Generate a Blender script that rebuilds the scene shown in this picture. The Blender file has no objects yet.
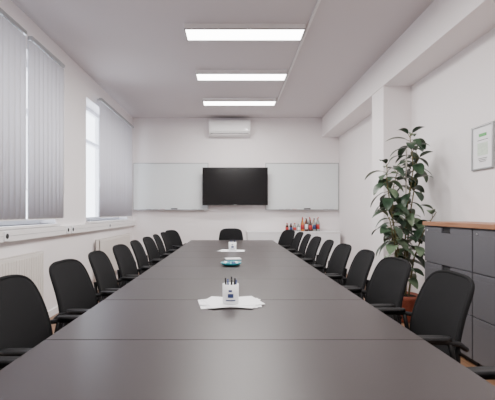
import bpy, math, random
from mathutils import Vector, Matrix, Euler
random.seed(7)
S=bpy.context.scene

# ---------------------------------------------------------------- materials
def mat(name,col,rough=.6,metal=0,spec=.5,noise=0,nscale=8,bump=0,bscale=60,emit=None,es=0,coat=0):
    m=bpy.data.materials.new(name); m.use_nodes=True
    nt=m.node_tree; b=nt.nodes['Principled BSDF']
    b.inputs['Base Color'].default_value=(*col,1)
    b.inputs['Roughness'].default_value=rough
    b.inputs['Metallic'].default_value=metal
    b.inputs['Specular IOR Level'].default_value=spec
    b.inputs['Coat Weight'].default_value=coat
    tc=nt.nodes.new('ShaderNodeTexCoord')
    if noise:
        n=nt.nodes.new('ShaderNodeTexNoise'); n.inputs['Scale'].default_value=nscale; n.inputs['Detail'].default_value=4
        nt.links.new(tc.outputs['Object'],n.inputs['Vector'])
        r=nt.nodes.new('ShaderNodeMixRGB')
        r.inputs[1].default_value=(*[c*(1-noise) for c in col],1)
        r.inputs[2].default_value=(*[min(1,c*(1+noise)) for c in col],1)
        nt.links.new(n.outputs['Fac'],r.inputs[0]); nt.links.new(r.outputs[0],b.inputs['Base Color'])
    if bump:
        n2=nt.nodes.new('ShaderNodeTexNoise'); n2.inputs['Scale'].default_value=bscale; n2.inputs['Detail'].default_value=3
        nt.links.new(tc.outputs['Object'],n2.inputs['Vector'])
        bp=nt.nodes.new('ShaderNodeBump'); bp.inputs['Strength'].default_value=bump; bp.inputs['Distance'].default_value=.01
        nt.links.new(n2.outputs['Fac'],bp.inputs['Height']); nt.links.new(bp.outputs[0],b.inputs['Normal'])
    if emit:
        b.inputs['Emission Color'].default_value=(*emit,1); b.inputs['Emission Strength'].default_value=es
    return m

M_wall=mat('wall_paint',(.87,.83,.835),.8,noise=.012,nscale=2,bump=.06,bscale=90)
M_ceil=mat('ceiling_paint',(.69,.65,.665),.9,noise=.015,nscale=1.5)
M_trim=mat('white_trim',(.84,.82,.82),.5,noise=.01)
M_frame=mat('window_pvc',(.85,.85,.87),.35,noise=.01)
M_table=mat('table_laminate',(.034,.0275,.028),.36,spec=.38,noise=.06,nscale=120)
M_metal=mat('dark_metal',(.07,.07,.075),.4,metal=.6,noise=.02)
M_chrome=mat('silver_metal',(.6,.6,.62),.3,metal=1,noise=.02)
M_black=mat('black_plastic',(.009,.009,.010),.5,spec=.3,noise=.05)
M_mesh=mat('chair_mesh_fabric',(.011,.011,.012),.9,spec=.15,noise=.35,nscale=260,bump=.3,bscale=400)
M_seat=mat('chair_seat_fabric',(.010,.010,.011),.9,spec=.2,noise=.2,nscale=200,bump=.3,bscale=300)
M_board=mat('whiteboard_enamel',(.76,.80,.81),.22,noise=.01)
M_alu=mat('aluminium_frame',(.45,.46,.47),.35,metal=.8,noise=.02)
M_screen=mat('tv_screen',(.004,.004,.005),.18,spec=.35,noise=.02)
M_ac=mat('ac_plastic',(.85,.85,.85),.35,noise=.01)
M_cab=mat('cabinet_grey_steel',(.105,.105,.117),.45,noise=.03,nscale=40)
M_cabd=mat('cabinet_gap_dark',(.02,.02,.022),.6,noise=.03)
M_paper=mat('paper',(.85,.86,.88),.8,noise=.01)
M_rad=mat('radiator_enamel',(.76,.72,.68),.4,noise=.01)
M_pot=mat('terracotta',(.30,.08,.05),.8,noise=.15,nscale=20)
M_soil=mat('soil',(.03,.02,.015),.95,noise=.4,nscale=60,bump=.6)
M_stem=mat('plant_stem',(.16,.14,.06),.7,noise=.3,nscale=30)
M_stake=mat('bamboo_stake',(.6,.58,.5),.6,noise=.1)
M_glow=mat('led_diffuser',(.9,.9,.9),.5,emit=(1,.985,.96),es=14.0,noise=.001)
M_teal=mat('teal_plastic',(.03,.28,.33),.4,noise=.05)
M_red=mat('red_label',(.45,.03,.03),.5,noise=.1)
M_glass_d=mat('bottle_dark_glass',(.06,.02,.015),.12,noise=.05)
M_glass_g=mat('bottle_clear_glass',(.35,.38,.36),.1,noise=.05)
M_orange=mat('juice_orange',(.6,.2,.04),.3,noise=.05)
M_navy=mat('ink_navy',(.03,.05,.16),.5,noise=.05)
M_green=mat('print_green',(.12,.42,.14),.6,noise=.05)
M_door=mat('door_laminate',(.55,.52,.5),.5,noise=.03)

def leafmat(name,c1,c2):
    m=bpy.data.materials.new(name); m.use_nodes=True; nt=m.node_tree; b=nt.nodes['Principled BSDF']
    tc=nt.nodes.new('ShaderNodeTexCoord'); n=nt.nodes.new('ShaderNodeTexNoise'); n.inputs['Scale'].default_value=7
    nt.links.new(tc.outputs['Object'],n.inputs['Vector'])
    r=nt.nodes.new('ShaderNodeValToRGB'); r.color_ramp.elements[0].position=.35; r.color_ramp.elements[1].position=.65
    r.color_ramp.elements[0].color=(*c1,1); r.color_ramp.elements[1].color=(*c2,1)
    nt.links.new(n.outputs['Fac'],r.inputs[0]); nt.links.new(r.outputs[0],b.inputs['Base Color'])
    b.inputs['Roughness'].default_value=.35
    return m
M_leaf=leafmat('rubber_leaf',(.016,.038,.020),(.042,.078,.042))
M_leaf2=leafmat('rubber_leaf_pale',(.07,.12,.065),(.17,.23,.14))

def wood(name,c1,c2,sc):
    m=bpy.data.materials.new(name); m.use_nodes=True; nt=m.node_tree; b=nt.nodes['Principled BSDF']
    tc=nt.nodes.new('ShaderNodeTexCoord'); mp=nt.nodes.new('ShaderNodeMapping'); mp.inputs['Scale'].default_value=sc
    n=nt.nodes.new('ShaderNodeTexNoise'); n.inputs['Scale'].default_value=6; n.inputs['Detail'].default_value=6
    nt.links.new(tc.outputs['Object'],mp.inputs[0]); nt.links.new(mp.outputs[0],n.inputs['Vector'])
    r=nt.nodes.new('ShaderNodeValToRGB'); r.color_ramp.elements[0].position=.3; r.color_ramp.elements[1].position=.7
    r.color_ramp.elements[0].color=(*c1,1); r.color_ramp.elements[1].color=(*c2,1)
    nt.links.new(n.outputs['Fac'],r.inputs[0]); nt.links.new(r.outputs[0],b.inputs['Base Color'])
    b.inputs['Roughness'].default_value=.5
    return m
M_wood=wood('wood_top',(.24,.11,.055),(.37,.18,.10),(1,.6,8))
def floormat():
    m=bpy.data.materials.new('parquet_floor'); m.use_nodes=True; nt=m.node_tree; b=nt.nodes['Principled BSDF']
    tc=nt.nodes.new('ShaderNodeTexCoord'); mp=nt.nodes.new('ShaderNodeMapping'); mp.inputs['Rotation'].default_value=(0,0,math.pi/2)
    br=nt.nodes.new('ShaderNodeTexBrick'); br.inputs['Scale'].default_value=1
    br.inputs['Brick Width'].default_value=1.2; br.inputs['Row Height'].default_value=.14; br.inputs['Mortar Size'].default_value=.003
    br.inputs['Color1'].default_value=(.17,.09,.05,1); br.inputs['Color2'].default_value=(.23,.125,.07,1); br.inputs['Mortar'].default_value=(.06,.035,.02,1)
    nt.links.new(tc.outputs['Object'],mp.inputs[0]); nt.links.new(mp.outputs[0],br.inputs['Vector'])
    nt.links.new(br.outputs['Color'],b.inputs['Base Color']); b.inputs['Roughness'].default_value=.4
    return m
M_floor=floormat()
def blindmat():
    m=bpy.data.materials.new('blind_fabric'); m.use_nodes=True; nt=m.node_tree
    nt.nodes.clear(); o=nt.nodes.new('ShaderNodeOutputMaterial')
    d=nt.nodes.new('ShaderNodeBsdfDiffuse'); t=nt.nodes.new('ShaderNodeBsdfTranslucent'); mx=nt.nodes.new('ShaderNodeMixShader')
    tc=nt.nodes.new('ShaderNodeTexCoord'); n=nt.nodes.new('ShaderNodeTexNoise'); n.inputs['Scale'].default_value=300
    r=nt.nodes.new('ShaderNodeValToRGB'); r.color_ramp.elements[0].color=(.77,.77,.82,1); r.color_ramp.elements[1].color=(.83,.83,.88,1)
    nt.links.new(tc.outputs['Object'],n.inputs['Vector']); nt.links.new(n.outputs['Fac'],r.inputs[0])
    nt.links.new(r.outputs[0],d.inputs[0]); nt.links.new(r.outputs[0],t.inputs[0])
    mx.inputs[0].default_value=.23
    nt.links.new(d.outputs[0],mx.inputs[1]); nt.links.new(t.outputs[0],mx.inputs[2]); nt.links.new(mx.outputs[0],o.inputs[0])
    return m
M_blind=blindmat()
def glassmat():
    m=bpy.data.materials.new('window_glass'); m.use_nodes=True; nt=m.node_tree
    nt.nodes.clear(); o=nt.nodes.new('ShaderNodeOutputMaterial')
    d=nt.nodes.new('ShaderNodeBsdfTransparent'); t=nt.nodes.new('ShaderNodeBsdfGlossy'); t.inputs['Roughness'].default_value=.02
    mx=nt.nodes.new('ShaderNodeMixShader'); mx.inputs[0].default_value=.06
    nt.links.new(d.outputs[0],mx.inputs[1]); nt.links.new(t.outputs[0],mx.inputs[2]); nt.links.new(mx.outputs[0],o.inputs[0])
    return m
M_glass=glassmat()

# ---------------------------------------------------------------- mesh builder
class MB:
    def __init__(s): s.v=[];s.f=[];s.m=[];s.s=[];s.mats=[]
    def mi(s,m):
        if m not in s.mats: s.mats.append(m)
        return s.mats.index(m)
    def add(s,vs,fs,m,smooth=False,M=None):
        o=len(s.v)
        for p in vs:
            p=Vector(p)
            s.v.append(M@p if M else p)
        k=s.mi(m)
        for f in fs: s.f.append([o+i for i in f]); s.m.append(k); s.s.append(smooth)
    def box(s,x0,x1,y0,y1,z0,z1,m,M=None):
        vs=[(x,y,z) for x in(x0,x1) for y in(y0,y1) for z in(z0,z1)]
        s.add(vs,[(0,1,3,2),(4,6,7,5),(0,4,5,1),(2,3,7,6),(0,2,6,4),(1,5,7,3)],m,False,M)
    def tube(s,path,r,m,seg=12,closed=False,M=None,cap=True):
        P=[Vector(p) for p in path]; n=len(P); vs=[];fs=[]
        rs=r if isinstance(r,(list,tuple)) else [r]*n
        prev=None
        for i in range(n):
            if closed: t=P[(i+1)%n]-P[i-1]
            else: t=P[min(i+1,n-1)]-P[max(i-1,0)]
            t.normalize()
            if prev is None:
                a=Vector((0,0,1)) if abs(t.z)<.9 else Vector((1,0,0))
                u=t.cross(a).normalized()
            else:
                u=(prev-t*prev.dot(t)).normalized()
            prev=u; w=t.cross(u)
            for k in range(seg):
                a=2*math.pi*k/seg; vs.append(P[i]+(u*math.cos(a)+w*math.sin(a))*rs[i])
        for i in range(n if closed else n-1):
            j=(i+1)%n
            for k in range(seg):
                l=(k+1)%seg; fs.append((i*seg+k,i*seg+l,j*seg+l,j*seg+k))
        if not closed and cap:
            fs.append(tuple(range(seg))[::-1]); fs.append(tuple((n-1)*seg+k for k in range(seg)))
        s.add(vs,fs,m,True,M)
    def lathe(s,prof,c,m,seg=20,M=None):
        vs=[];fs=[];n=len(prof)
        for r,z in prof:
            for k in range(seg):
                a=2*math.pi*k/seg; vs.append((c[0]+r*math.cos(a),c[1]+r*math.sin(a),c[2]+z))
        for i in range(n-1):
            for k in range(seg):
                l=(k+1)%seg; fs.append((i*seg+k,i*seg+l,(i+1)*seg+l,(i+1)*seg+k))
        fs.append(tuple(range(seg))[::-1]); fs.append(tuple((n-1)*seg+k for k in range(seg)))
        s.add(vs,fs,m,True,M)
    def sheet(s,fn,nu,nv,th,m,M=None):
        vs=[];fs=[]
        for side in(1,-1):
            for i in range(nu+1):
                for j in range(nv+1):
                    p,n=fn(i/nu,j/nv); vs.append(Vector(p)+Vector(n)*th*.5*side)
        W=nv+1; T=(nu+1)*W
        for i in range(nu):
            for j in range(nv):
                a=i*W+j; q=(a,a+W,a+W+1,a+1)
                fs.append(q); fs.append(tuple(T+x for x in q[::-1]))
        for i in range(nu):
            a=i*W; fs.append((a,T+a,T+a+W,a+W)); a=i*W+nv; fs.append((a,a+W,T+a+W,T+a))
        for j in range(nv):
            a=j; fs.append((a,a+1,T+a+1,T+a)); a=nu*W+j; fs.append((a,T+a,T+a+1,a+1))
        s.add(vs,fs,m,True,M)
    def extr(s,prof,x0,x1,m,M=None):
        n=len(prof); vs=[(x0,y,z) for y,z in prof]+[(x1,y,z) for y,z in prof]
        fs=[(i,(i+1)%n,n+(i+1)%n,n+i) for i in range(n)]+[tuple(range(n))[::-1],tuple(range(n,2*n))]
        s.add(vs,fs,m,False,M)
    def mesh(s,name):
        me=bpy.data.meshes.new(name); me.from_pydata([tuple(p) for p in s.v],[],s.f)
        for m in s.mats: me.materials.append(m)
        me.polygons.foreach_set('material_index',s.m); me.polygons.foreach_set('use_smooth',s.s)
        me.update(); return me
    def obj(s,name,bevel=0,loc=(0,0,0),rotz=0,parent=None,fix=True):
        me=s.mesh(name)
        if fix:
            import bmesh
            bm=bmesh.new(); bm.from_mesh(me); bmesh.ops.recalc_face_normals(bm,faces=bm.faces); bm.to_mesh(me); bm.free()
        return place(me,name,bevel,loc,rotz,parent)
def place(me,name,bevel=0,loc=(0,0,0),rotz=0,parent=None):
    o=bpy.data.objects.new(name,me); S.collection.objects.link(o)
    o.location=loc; o.rotation_euler=(0,0,rotz)
    if bevel:
        b=o.modifiers.new('bevel','BEVEL'); b.width=bevel; b.segments=2; b.limit_method='ANGLE'; b.angle_limit=math.radians(50)
    if parent: o.parent=parent
    return o

# ---------------------------------------------------------------- room dims
XL,XR,YF,YB,H=-2.18,2.40,-1.6,8.44,3.36
b=MB(); b.box(XL-.3,XR+.2,YF-.2,YB+.2,-.1,0,M_floor); b.obj('floor')
b=MB(); b.box(XL-.3,XR+.2,YF-.2,YB+.2,H,H+.15,M_ceil); b.obj('ceiling')
b=MB(); b.box(XL-.3,XR+.2,YB,YB+.2,0,H,M_wall); b.obj('wall_back')
b=MB(); b.box(XL-.3,XR+.2,YF-.2,YF,0,H,M_wall); b.obj('wall_front')
b=MB(); b.box(XR,XR+.2,YF,YB,0,H,M_wall); b.obj('wall_right')
W=[(1.2,4.72),(5.72,8.0)]; Z0,Z1=1.12,3.0
b=MB(); b.box(XL-.3,XL,YF,YB,0,Z0,M_wall); b.box(XL-.3,XL,YF,YB,Z1,H,M_wall)
for a,c in((YF,W[0][0]),(W[0][1],W[1][0]),(W[1][1],YB)): b.box(XL-.3,XL,a,c,Z0,Z1,M_wall)
b.obj('wall_left')
b=MB(); b.box(2.02,XR,YF,YB,2.94,H,M_wall); b.obj('trim_1_ceiling_beam')
b=MB(); b.box(2.03,XR,5.06,5.47,0,2.94,M_wall); b.obj('trim_8_pillar')
b=MB(); b.box(XL,XR,YB-.015,YB,0,.08,M_trim); b.obj('baseboard_back')
b=MB(); b.box(XL,XL+.015,YF,YB-.015,0,.08,M_trim); b.obj('baseboard_left')
b=MB(); b.box(XR-.015,XR,YF,5.06,0,.08,M_trim); b.box(XR-.015,XR,5.47,YB-.015,0,.08,M_trim); b.obj('baseboard_right')

# windows
for wi,(a,c) in enumerate(W):
    b=MB(); x0,x1=XL-.26,XL-.19; fw=.06
    b.box(x0,x1,a,c,Z0,Z0+fw,M_frame); b.box(x0,x1,a,c,Z1-fw,Z1,M_frame)
    n=3 if wi==0 else 2
    for i in range(n+1):
        y=a+(c-a)*i/n; lo=max(a,y-fw*.9); hi=min(c,y+fw*.9)
        b.box(x0,x1,lo,hi,Z0+fw,Z1-fw,M_frame)
    for i in range(n):
        ya=a+(c-a)*i/n+fw; yb=a+(c-a)*(i+1)/n-fw
        b.box(x0+.01,x1+.012,ya-.01,yb+.01,2.40,2.46,M_frame)
        b.box(x1,x1+.03,yb-.03,yb+.0,1.7,1.82,M_chrome)
    o=b.obj('window_%d'%(wi+1),bevel=.004)
    g=MB(); g.box(x0+.03,x0+.036,a+.02,c-.02,Z0+.02,Z1-.02,M_glass); g.obj('glass_pane',parent=o)
    s=MB(); s.box(XL-.19,XL+.05,a-.04,c+.04,Z0-.03,Z0+.0,M_trim); s.obj('trim_%d_window_sill'%(wi+2),bevel=.004)

# vertical blinds
def blind(y0,y1,ang):
    b=MB(); X=-2.09
    b.box(X-.025,X+.025,y0-.03,y1+.03,3.05,3.09,M_alu)
    for yy in (y0+.1,(y0+y1)/2,y1-.1): b.box(XL+.001,X+.01,yy-.015,yy+.015,3.09,3.105,M_alu)
    y=y0; pv=None
    while y<y1:
        M=Matrix.Translation((X,y,0))@Matrix.Rotation(math.radians(ang+random.uniform(-4,4)),4,'Z')
        def fn(u,v):
            x=.008*math.sin(math.pi*u)
            return ((x,(u-.5)*.122,1.19+v*1.85),(1,0,0))
        b.sheet(fn,4,1,.0012,M_blind,M)
        b.box(-.003,.003,-.055,.055,1.175,1.20,M_trim,M)
        b.box(-.006,.006,-.012,.012,3.035,3.055,M_trim,M)
        y+= .098
    b.tube([(X+.03,y1,3.05),(X+.03,y1,1.5),(X+.03,y1+.02,1.48)],.003,M_trim,seg=6)
    b.obj('vertical_blind',fix=True)
blind(1.15,3.82,-12); blind(3.98,4.70,-6); blind(6.1,8.05,-4)

b=MB(); b.box(XL,XL+.055,YF+.1,YB,.975,1.085,M_trim); b.box(XL+.055,XL+.0565,YF+.1,YB,1.028,1.032,M_alu)
for y in(2.2,3.4,3.55,4.9,5.05,6.6): b.box(XL+.055,XL+.066,y,y+.085,.985,1.075,M_frame); b.lathe([(.026,0),(.026,.002)],(0,0,0),M_cabd,16,Matrix.Translation((XL+.066,y+.042,1.03))@Matrix.Rotation(math.pi/2,4,'Y'))
b.obj('trim_4_cable_trunking',bevel=.003)

def radiator(y0,y1):
    b=MB(); x0,x1=XL+.035,XL+.11
    b.box(x1-.012,x1,y0,y1,.2,.82,M_rad); b.box(x0,x0+.012,y0,y1,.2,.82,M_rad)
    b.box(x0,x1,y0,y0+.01,.2,.83,M_rad); b.box(x0,x1,y1-.01,y1,.2,.83,M_rad)
    n=int((y1-y0)/.045)
    for i in range(n):
        y=y0+.02+(y1-y0-.04)*i/(n-1)
        b.box(x1,x1+.005,y-.012,y+.012,.23,.79,M_rad)
        b.box(x0+.01,x1-.01,y-.004,y+.004,.815,.83,M_rad)
    for y in(y0+.2,y1-.2): b.box(XL+.002,x0,y-.02,y+.02,.3,.7,M_rad)
    b.tube([(x0+.04,y0+.01,.25),(x0+.04,y0-.07,.25),(x0+.04,y0-.07,.0)],.011,M_rad)
    b.lathe([(.02,0),(.024,.01),(.024,.05),(.016,.07)],(x0+.04,y0-.07,.22),M_trim,16)
    b.obj('radiator',bevel=.002)
radiator(2.2,4.2); radiator(6.0,7.8)

# ---------------------------------------------------------------- back wall things
def whiteboard(x0,x1,z0=1.315,z1=2.36):
    b=MB(); y=YB-.002
    b.box(x0+.015,x1-.015,y-.018,y-.002,z0+.015,z1-.015,M_board)
    b.box(x0,x1,y-.024,y,z0,z0+.018,M_alu); b.box(x0,x1,y-.024,y,z1-.018,z1,M_alu)
    b.box(x0,x0+.018,y-.024,y,z0+.018,z1-.018,M_alu); b.box(x1-.018,x1,y-.024,y,z0+.018,z1-.018,M_alu)
    b.box(x0+.02,x1-.02,y-.09,y-.024,z0-.006,z0+.004,M_alu); b.box(x0+.02,x1-.02,y-.095,y-.09,z0-.006,z0+.018,M_alu)
    for fx,mm in((.18,M_navy),(.27,M_black),(.36,M_red),(.78,M_black),(.86,M_navy)):
        xx=x0+(x1-x0)*fx
        b.tube([(xx,y-.06,z0+.014),(xx+.11,y-.055,z0+.014)],.009,mm)
    b.box(x0+.85,x0+.99,y-.085,y-.045,z0+.005,z0+.04,M_black)
    b.obj('whiteboard',bevel=.002)
whiteboard(XL+.01,-.50); whiteboard(.76,XR-.01)

b=MB(); tx0,tx1,tz0,tz1,ty=-.62,.80,1.42,2.24,8.24
b.box(tx0,tx1,ty,ty+.035,tz0,tz1,M_black); b.box(tx0+.012,tx1-.012,ty-.003,ty+.001,tz0+.022,tz1-.012,M_screen)
b.box(-.25,.45,ty+.035,ty+.07,1.55,2.05,M_black); b.box(-.05,.22,YB-.032,YB-.002,1.65,2.0,M_metal)
b.box(.04,.13,ty+.07,YB-.03,1.75,1.9,M_metal); b.box(.06,.12,ty-.004,ty,tz0+.006,tz0+.014,M_chrome)
b.obj('wall_mounted_television',bevel=.004)
b=MB(); b.box(.07,.115,YB-.02,YB,.87,1.60,M_trim); b.obj('trim_5_cable_duct')

b=MB(); D=.21; yb=YB-.002
prof=[(yb,3.28),(YB-D+.03,3.28),(YB-D+.008,3.26),(YB-D,3.22),(YB-D,3.03),(YB-D+.02,2.98),(YB-D+.07,2.945),(YB-.04,2.93),(yb,2.935)]
b.extr(prof,-.48,.42,M_ac)
b.box(-.44,.38,YB-D+.004,YB-D+.035,2.974,2.982,M_cabd)
b.box(-.43,.37,YB-D+.012,YB-D+.05,2.952,2.97,M_trim)
for i in range(9): b.box(-.44,.38,YB-D+.04+i*.016,YB-D+.047+i*.016,3.28,3.284,M_cabd)
b.box(.30,.36,YB-D-.001,YB-D+.01,3.05,3.07,M_chrome)
b.obj('air_conditioner',bevel=.006)

b=MB(); x0,x1,y0,y1=.35,2.30,8.0,8.42
b.box(x0,x1,y0,y1,.08,.83,M_trim); b.box(x0-.01,x1+.01,y0-.015,y1,.83,.86,M_frame); b.box(x0+.03,x1-.03,y0+.04,y1-.02,0,.08,M_cabd)
n=4
for i in range(n):
    a=x0+(x1-x0)*i/n; c=x0+(x1-x0)*(i+1)/n
    b.box(a+.004,c-.004,y0-.018,y0,.09,.82,M_frame)
    hx=c-.05 if i%2==0 else a+.05
    b.box(hx-.006,hx+.006,y0-.04,y0-.018,.55,.69,M_chrome)
b.obj('sideboard',bevel=.003)

def bottle(b,x,y,z,h,r,gl,lab):
    b.lathe([(r*.9,0),(r,.01),(r,h*.55),(r*.85,h*.65),(r*.4,h*.8),(r*.36,h*.94)],(x,y,z),gl,16)
    b.lathe([(r*1.02,h*.15),(r*1.02,h*.5)],(x,y,z),lab,16)
    b.lathe([(r*.45,h*.93),(r*.45,h)],(x,y,z),lab,12)
b=MB(); gl=[M_glass_d,M_glass_g,M_orange,M_glass_d,M_glass_g]; lb=[M_red,M_paper,M_red,M_paper,M_red,M_navy]
for row,yy in enumerate((8.12,8.22,8.32)):
    for i in range(9):
        x=1.20+i*.083+row*.012
        h=.17 if i<4 else .25+.05*((i*7+row)%3)/2
        bottle(b,x,yy,.86,h,.032,gl[(i*3+row)%5],lb[(i*5+row*2)%6])
b.obj('drink_bottles')

b=MB(); b.box(1.66,1.74,YB-.012,YB-.001,1.18,1.26,M_frame); b.box(1.675,1.725,YB-.016,YB-.012,1.195,1.245,M_trim); b.obj('light_switch',bevel=.002)

# ---------------------------------------------------------------- ceiling lamps
def lamp(yc):
    b=MB(); x0,x1=-.52,.83; y0,y1=yc-.14,yc+.14; z0=H-.065
    b.box(x0,x1,y0,y1,z0+.012,H,M_trim)
    b.box(x0,x1,y0,y0+.012,z0,z0+.012,M_alu); b.box(x0,x1,y1-.012,y1,z0,z0+.012,M_alu)
    b.box(x0,x0+.012,y0+.012,y1-.012,z0,z0+.012,M_alu); b.box(x1-.012,x1,y0+.012,y1-.012,z0,z0+.012,M_alu)
    b.box(x0+.012,x1-.012,y0+.012,y1-.012,z0+.004,z0+.012,M_glow)
    o=b.obj('ceiling_light_fixture')
    l=bpy.data.lights.new('led_lamp','AREA'); l.shape='RECTANGLE'; l.size=1.3; l.size_y=.24; l.energy=42; l.color=(1,.955,.915)
    lo=bpy.data.objects.new('led_lamp',l); S.collection.objects.link(lo); lo.parent=o; lo.location=(.155,yc,z0-.004)
for yc in(.30,1.65,3.0,4.37,5.73,7.10): lamp(yc)
b=MB(); b.box(.86,.885,-1.5,7.2,H-.02,H,M_trim); b.box(.83,.86,7.08,7.1,H-.02,H,M_trim); b.obj('trim_7_ceiling_conduit')

# ---------------------------------------------------------------- table
b=MB(); ty0=.81; st=.69; tl,tr=-.735,.763
for i in range(9):
    b.box(tl,tr,ty0+i*st+.002,ty0+(i+1)*st-.002,.722,.75,M_table)
o=b.obj('conference_table',bevel=.0018)
b=MB()
b.box(tl+.29,tl+.33,ty0+.1,ty0+9*st-.1,.68,.722,M_metal); b.box(tr-.33,tr-.29,ty0+.1,ty0+9*st-.1,.68,.722,M_metal)
for i in range(5):
    y=ty0+.12+i*(9*st-.24)/4
    b.box(tl+.33,tr-.33,y-.02,y+.02,.68,.722,M_metal)
    for x in(-.22,.25):
        b.box(x-.03,x+.03,y-.03,y+.03,.03,.68,M_metal)
    b.box(-.45,.48,y-.035,y+.035,0,.03,M_metal)
b.obj('underframe',bevel=.004,parent=o)

def papers(name,cx,cy,z,n,sc=1,spread=18):
    b=MB()
    for i in range(n):
        M=Matrix.Translation((cx+random.uniform(-.03,.03),cy+random.uniform(-.015,.015),z+i*.0016))@Matrix.Rotation(math.radians(90+random.uniform(-spread,spread)),4,'Z')
        b.box(-.105*sc,.105*sc,-.148*sc,.148*sc,.0002,.0014,M_paper,M)
    b.obj(name)
papers('paper_stack',.0,2.10,.75,6)
def pencup(x,y,z,r,h,name):
    b=MB()
    b.lathe([(r*.92,0),(r,.004),(r,h),(r*.9,h),(r*.88,h*.3)],(x,y,z),M_paper,24)
    for (a0,a1,z0,z1,m) in((-110,-70,.35,.55,M_navy),(-125,-55,.18,.24,M_navy),(-105,-80,.65,.75,M_navy)):
        vs=[];fs=[];k=8
        for i in range(k+1):
            a=math.radians(a0+(a1-a0)*i/k)
            for zz in(z0,z1): vs.append((x+r*1.01*math.cos(a),y+r*1.01*math.sin(a),z+h*zz))
        for i in range(k): fs.append((2*i,2*i+2,2*i+3,2*i+1))
        b.add(vs,fs,m,True)
    for i in range(9):
        a=i*.7; rr=r*.5
        b.tube([(x+rr*math.cos(a),y+rr*math.sin(a),z+h*.3),(x+rr*1.4*math.cos(a),y+rr*1.4*math.sin(a),z+h*1.2+.006*(i%3))],.0046,[M_navy,M_black,M_black][i%3],seg=8)
    b.obj(name)
pencup(-.002,2.07,.7602,.044,.105,'pen_cup')
papers('paper_stack',.01,5.0,.75,5)
pencup(.02,5.0,.7585,.05,.11,'pen_cup')
b=MB()
b.lathe([(.05,0),(.085,.012),(.10,.03),(.095,.03),(.05,.012)],(.0,3.62,.75),M_teal,28)
for i in range(6):
    a=i*1.05; b.lathe([(.012,0),(.022,.008),(.018,.02),(.008,.026)],(.05*math.cos(a),3.62+.05*math.sin(a),.764),[M_paper,M_teal,M_navy][i%3],10)
b.obj('candy_dish')
b=MB(); M=Matrix.Translation((.02,3.92,.75))@Matrix.Rotation(.2,4,'Z')
b.box(-.08,.08,-.04,.04,0,.035,M_paper,M); b.box(-.081,.081,-.041,.041,.01,.022,M_teal,M); b.obj('card_box',bevel=.002)

# ---------------------------------------------------------------- chair (local facing +X)
def chair_mesh():
    b=MB()
    def outline(u,hw,n=4.5):
        t=abs(2*u-1); return hw*(1-t**n)**(1/n)
    def seat(u,v):
        x=-.235+.47*u; w=outline(min(max(u,.004),.996),.235); y=(2*v-1)*w
        z=.455-.012*math.cos(math.pi*(2*v-1))*(1) - (.025*max(0,(u-.8)/.2)**2)
        return ((x,y,z),(0,0,1))
    b.sheet(seat,16,14,.05,M_seat)
    def bp(v,yy):
        z=.50+.435*v; x=-.215-.12*v+.03*math.sin(math.pi*v*.9)+.55*(yy*yy)
        return Vector((x,yy,z))
    def hw(v):
        t=abs(2*v-1); return .243*(max(0,1-t**8))**(1/3.4)*(1-.17*v*v)
    def back(u,v):
        v=.5-.5*math.cos(math.pi*(.02+.96*v))
        return (bp(v,(2*u-1)*hw(v)),(1,0,0))
    b.sheet(back,14,30,.016,M_mesh)
    loop=[]
    N=34
    vv=[.5-.5*math.cos(math.pi*(.02+.96*i/(N-1))) for i in range(N)]
    for v in vv: loop.append(bp(v,hw(v)))
    for v in vv[::-1]: loop.append(bp(v,-hw(v)))
    b.tube(loop,.0105,M_mesh,seg=8,closed=True)
    for sy in(-1,1):
        b.tube([(-.10,sy*.12,.425),(-.20,sy*.12,.425),(-.245,sy*.12,.455),(-.262,sy*.12,.52),(-.262,sy*.12,.62),(-.275,sy*.12,.72)],.012,M_black,seg=10)
    b.tube([(-.225,-.21,.60),(-.25,-.12,.60),(-.258,0,.60),(-.25,.12,.60),(-.225,.21,.60)],.010,M_black,seg=8)
    for sy in(-1,1):
        y=sy*.255
        b.tube([(.25,sy*.255,.015),(.225,y,.42),(.215,y,.60),(.19,y,.655),(.14,y,.668),(-.14,y,.668),(-.20,y,.66),(-.225,y*.97,.64),(-.24,sy*.232,.63)],.0125,M_black,seg=10)
        b.tube([(-.27,y,.015),(-.20,y,.42),(-.17,y,.60),(-.155,y,.668)],.0115,M_black,seg=10)
        b.tube([(-.20,y,.425),(.225,y,.425)],.0115,M_black,seg=10)
        def pad(u,v,y=y):
            x=-.16+.36*u; w=.026*(max(0,1-abs(2*(.01+.98*u)-1)**6))**(1/3)
            return ((x,y+(2*v-1)*w,.684-.010*u*u),(0,0,1))
        b.sheet(pad,12,4,.018,M_black)
        for x in(.25,-.27): b.lathe([(.018,0),(.018,.018),(.013,.024)],(x,y,0),M_black,12)
    for x in(-.16,.17): b.tube([(x,-.255,.425),(x,.255,.425)],.0115,M_black,seg=10)
    me=b.mesh('chair')
    import bmesh
    bm=bmesh.new(); bm.from_mesh(me); bmesh.ops.recalc_face_normals(bm,faces=bm.faces); bm.to_mesh(me); bm.free()
    return me
CH=chair_mesh()
for y,dx,r in((1.20,0,0),(1.80,.0,0),(2.44,0,-3),(3.05,0,3),(3.66,0,-2),(4.26,0,2),(4.86,0,-3),(5.46,0,2),(6.06,0,-2)):
    place(CH,'conference_chair',0,(-.775+dx,y,0),math.radians(r))
place(CH,'conference_chair',0,(-.80,6.70,0),math.radians(-22))
for y,dx,r in((1.10,.05,2),(1.97,0.02,-3),(2.56,0,3),(3.15,0,-3),(3.74,0,2),(4.34,0,-3),(4.94,0,2),(5.54,0,-2),(6.14,0,2)):
    place(CH,'conference_chair',0,(.82+dx,y,0),math.radians(180+r))
place(CH,'conference_chair',0,(.78,6.78,0),math.radians(180+22))
place(CH,'conference_chair',0,(.0,7.27,0),math.radians(-90))

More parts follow.
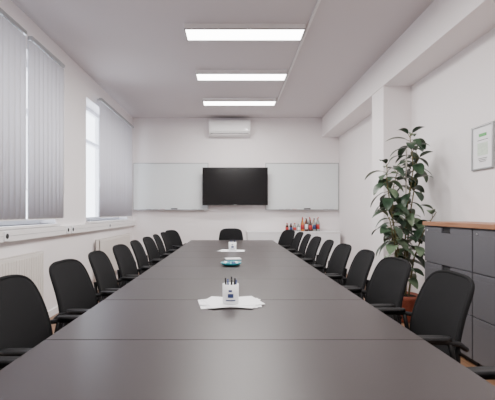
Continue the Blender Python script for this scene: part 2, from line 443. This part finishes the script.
# ---------------------------------------------------------------- filing cabinets
def cabinet(y0,y1):
    b=MB(); x0,x1=1.96,2.38
    b.box(x0+.02,x1,y0+.002,y1-.002,.05,1.125,M_cab); b.box(x0+.05,x1,y0+.01,y1-.01,0,.05,M_cabd)
    for i in range(3):
        z0=.06+i*.355; z1=z0+.347
        yc=(y0+y1)/2; hw=.07
        b.box(x0,x0+.02,y0+.005,y1-.005,z0,z1-.05,M_cab)
        b.box(x0,x0+.02,y0+.005,yc-hw,z1-.05,z1,M_cab); b.box(x0,x0+.02,yc+hw,y1-.005,z1-.05,z1,M_cab)
        b.box(x0+.014,x0+.0195,yc-hw,yc+hw,z1-.05,z1,M_cabd)
        b.box(x0-.004,x0+.006,yc-hw,yc+hw,z1-.05,z1-.040,M_black)
    b.lathe([(.009,0),(.009,.006)],(0,0,0),M_chrome,12,Matrix.Translation((x0,y1-.06,1.08))@Matrix.Rotation(-math.pi/2,4,'Y'))
    b.obj('filing_cabinet',bevel=.0025)
cabinet(3.09,3.85); cabinet(2.325,3.085); cabinet(1.56,2.32)
b=MB(); b.box(1.945,2.385,1.55,3.86,1.127,1.165,M_wood); b.obj('wooden_cabinet_top',bevel=.002)

b=MB(); X=XR
y0,y1,z0,z1=3.46,3.77,1.665,2.09
b.box(X-.006,X-.001,y0,y1,z0,z1,M_paper)
for a in((y0,y0+.014,z0,z1),(y1-.014,y1,z0,z1),(y0+.014,y1-.014,z0,z0+.014),(y0+.014,y1-.014,z1-.014,z1)):
    b.box(X-.018,X-.001,a[0],a[1],a[2],a[3],M_alu)
b.box(X-.0072,X-.006,3.56,3.67,1.98,2.01,M_green)
b.box(X-.0072,X-.006,3.54,3.69,1.80,1.92,mat('print_pale',(.62,.72,.62),.7,noise=.2,nscale=60))
for i,zz in enumerate((1.945,1.77,1.755,1.74)): b.box(X-.0072,X-.006,3.54+.01*i,3.69-.01*i,zz,zz+.005,M_metal)
b.obj('framed_certificate')

# ---------------------------------------------------------------- plant
def leaf(b,base,d,L,Wd,droop,m):
    d=d.normalized(); up=Vector((0,0,1)); side=d.cross(up)
    if side.length<.1: side=Vector((1,0,0))
    side.normalize()
    side=Matrix.Rotation(random.uniform(-.6,.6),3,d)@side
    n=8; vs=[];fs=[]
    p=Vector(base); dirv=d.copy()
    for i in range(n+1):
        t=i/n; w=Wd*(math.sin(math.pi*min(.985,max(.02,t))**.85))**.65*.5
        nn=side.cross(dirv).normalized()
        fold=.22*w
        vs+= [p-side*w+nn*fold, p.copy(), p+side*w+nn*fold]
        dirv=(dirv+Vector((0,0,-droop/n))).normalized(); p=p+dirv*(L/n)
    for i in range(n):
        a=i*3; fs+=[(a,a+1,a+4,a+3),(a+1,a+2,a+5,a+4)]
    for v in vs:
        if v.x>XR-.02 or (v.y<3.90 and v.z<1.2) or (v.y>5.04 and v.x>2.0): return None
    b.add(vs,fs,m,True); return p
plant=bpy.data.objects.new('rubber_plant',None); S.collection.objects.link(plant)
PX,PY=2.0,4.42
b=MB(); b.lathe([(.10,0),(.13,.02),(.165,.26),(.18,.27),(.18,.31),(.165,.31),(.16,.28),(.03,.28)],(PX,PY,0),M_pot,32)
b.obj('pot',parent=plant)
b=MB(); b.lathe([(.157,.26),(.157,.285),(.05,.295)],(PX,PY,0),M_soil,24); b.obj('potting_soil',parent=plant)
stems=[[(PX,PY,.28),(2.02,4.42,.8),(2.05,4.43,1.3),(2.12,4.42,1.75),(2.09,4.40,2.0),(2.07,4.40,2.14)],
       [(PX-.04,PY,.28),(1.93,4.38,.8),(1.84,4.36,1.25),(1.79,4.36,1.6),(1.79,4.36,1.80)],
       [(PX+.05,PY-.03,.28),(2.10,4.38,.7),(2.20,4.33,1.05),(2.27,4.2,1.26)],
       [(PX-.02,PY+.05,.28),(1.98,4.5,.8),(1.92,4.52,1.2),(1.93,4.52,1.55),(1.98,4.5,1.78)],
       [(PX-.05,PY-.05,.28),(1.88,4.28,.7),(1.80,4.2,.95),(1.74,4.18,1.2)],
       [(PX+.03,PY+.0,.28),(2.06,4.45,.6),(2.08,4.46,.9),(2.06,4.45,1.2)],
       [(PX+.03,PY+.04,.28),(2.08,4.5,.8),(2.14,4.52,1.3),(2.2,4.5,1.7),(2.2,4.5,1.95)]]
b=MB()
def interp(st,t):
    n=len(st)-1; i=min(n-1,int(t*n)); f=t*n-i
    return Vector(st[i]).lerp(Vector(st[i+1]),f)
for st in stems:
    pts=[interp(st,i/20) for i in range(21)]
    b.tube(pts,[.012-.008*i/20 for i in range(21)],M_stem,seg=8)
b.tube([(2.03,4.45,.25),(2.06,4.46,2.0)],.008,M_stake,seg=8)
b.obj('stems',parent=plant)
b=MB()
cfg=[(38,.20),(27,.30),(14,.35),(26,.25),(22,.2),(22,.15),(16,.45)]
for st,(n,t0) in zip(stems,cfg):
    ang=random.uniform(0,6)
    for i in range(n):
        t=t0+(1-t0)*i/(n-1); p=interp(st,min(.999,t)); ang+=2.4+random.uniform(-.3,.3)
        top=(i>n-4)
        el=random.uniform(-.3,.5) if not top else random.uniform(.5,1.1)
        d=Vector((math.cos(ang)*math.cos(el),math.sin(ang)*math.cos(el),math.sin(el)))
        q=p+d*.05
        L=random.uniform(.16,.25)*(.75 if top else 1)
        m=M_leaf2 if random.random()<.28 else M_leaf
        r=leaf(b,q,d,L,L*.50,random.uniform(.8,1.8),m)
        if r is not None: b.tube([p,q],.0035,M_stem,seg=6)
b.obj('leaves',parent=plant,fix=False)

# ---------------------------------------------------------------- door behind the camera
b=MB(); b.box(-.5,.45,YF+.001,YF+.04,0,2.05,M_door); b.box(-.58,-.5,YF+.001,YF+.05,0,2.13,M_trim); b.box(.45,.53,YF+.001,YF+.05,0,2.13,M_trim); b.box(-.5,.45,YF+.001,YF+.05,2.05,2.13,M_trim)
b.tube([(.36,YF+.04,1.02),(.36,YF+.09,1.02),(.24,YF+.09,1.02)],.01,M_chrome); b.obj('door_1',bevel=.003)

# ---------------------------------------------------------------- world, camera
w=bpy.data.worlds.new('World'); S.world=w; w.use_nodes=True
bg=w.node_tree.nodes['Background']; bg.inputs[0].default_value=(.82,.89,1,1); bg.inputs[1].default_value=7.5

cam=bpy.data.cameras.new('camera'); co=bpy.data.objects.new('camera',cam); S.collection.objects.link(co)
co.location=(0,0,1.25); co.rotation_euler=(math.pi/2,0,0)
cam.sensor_fit='HORIZONTAL'; cam.sensor_width=36; cam.lens=380/495*36
cam.shift_x=16.5/495; cam.shift_y=13/495; cam.clip_start=.05
S.camera=co
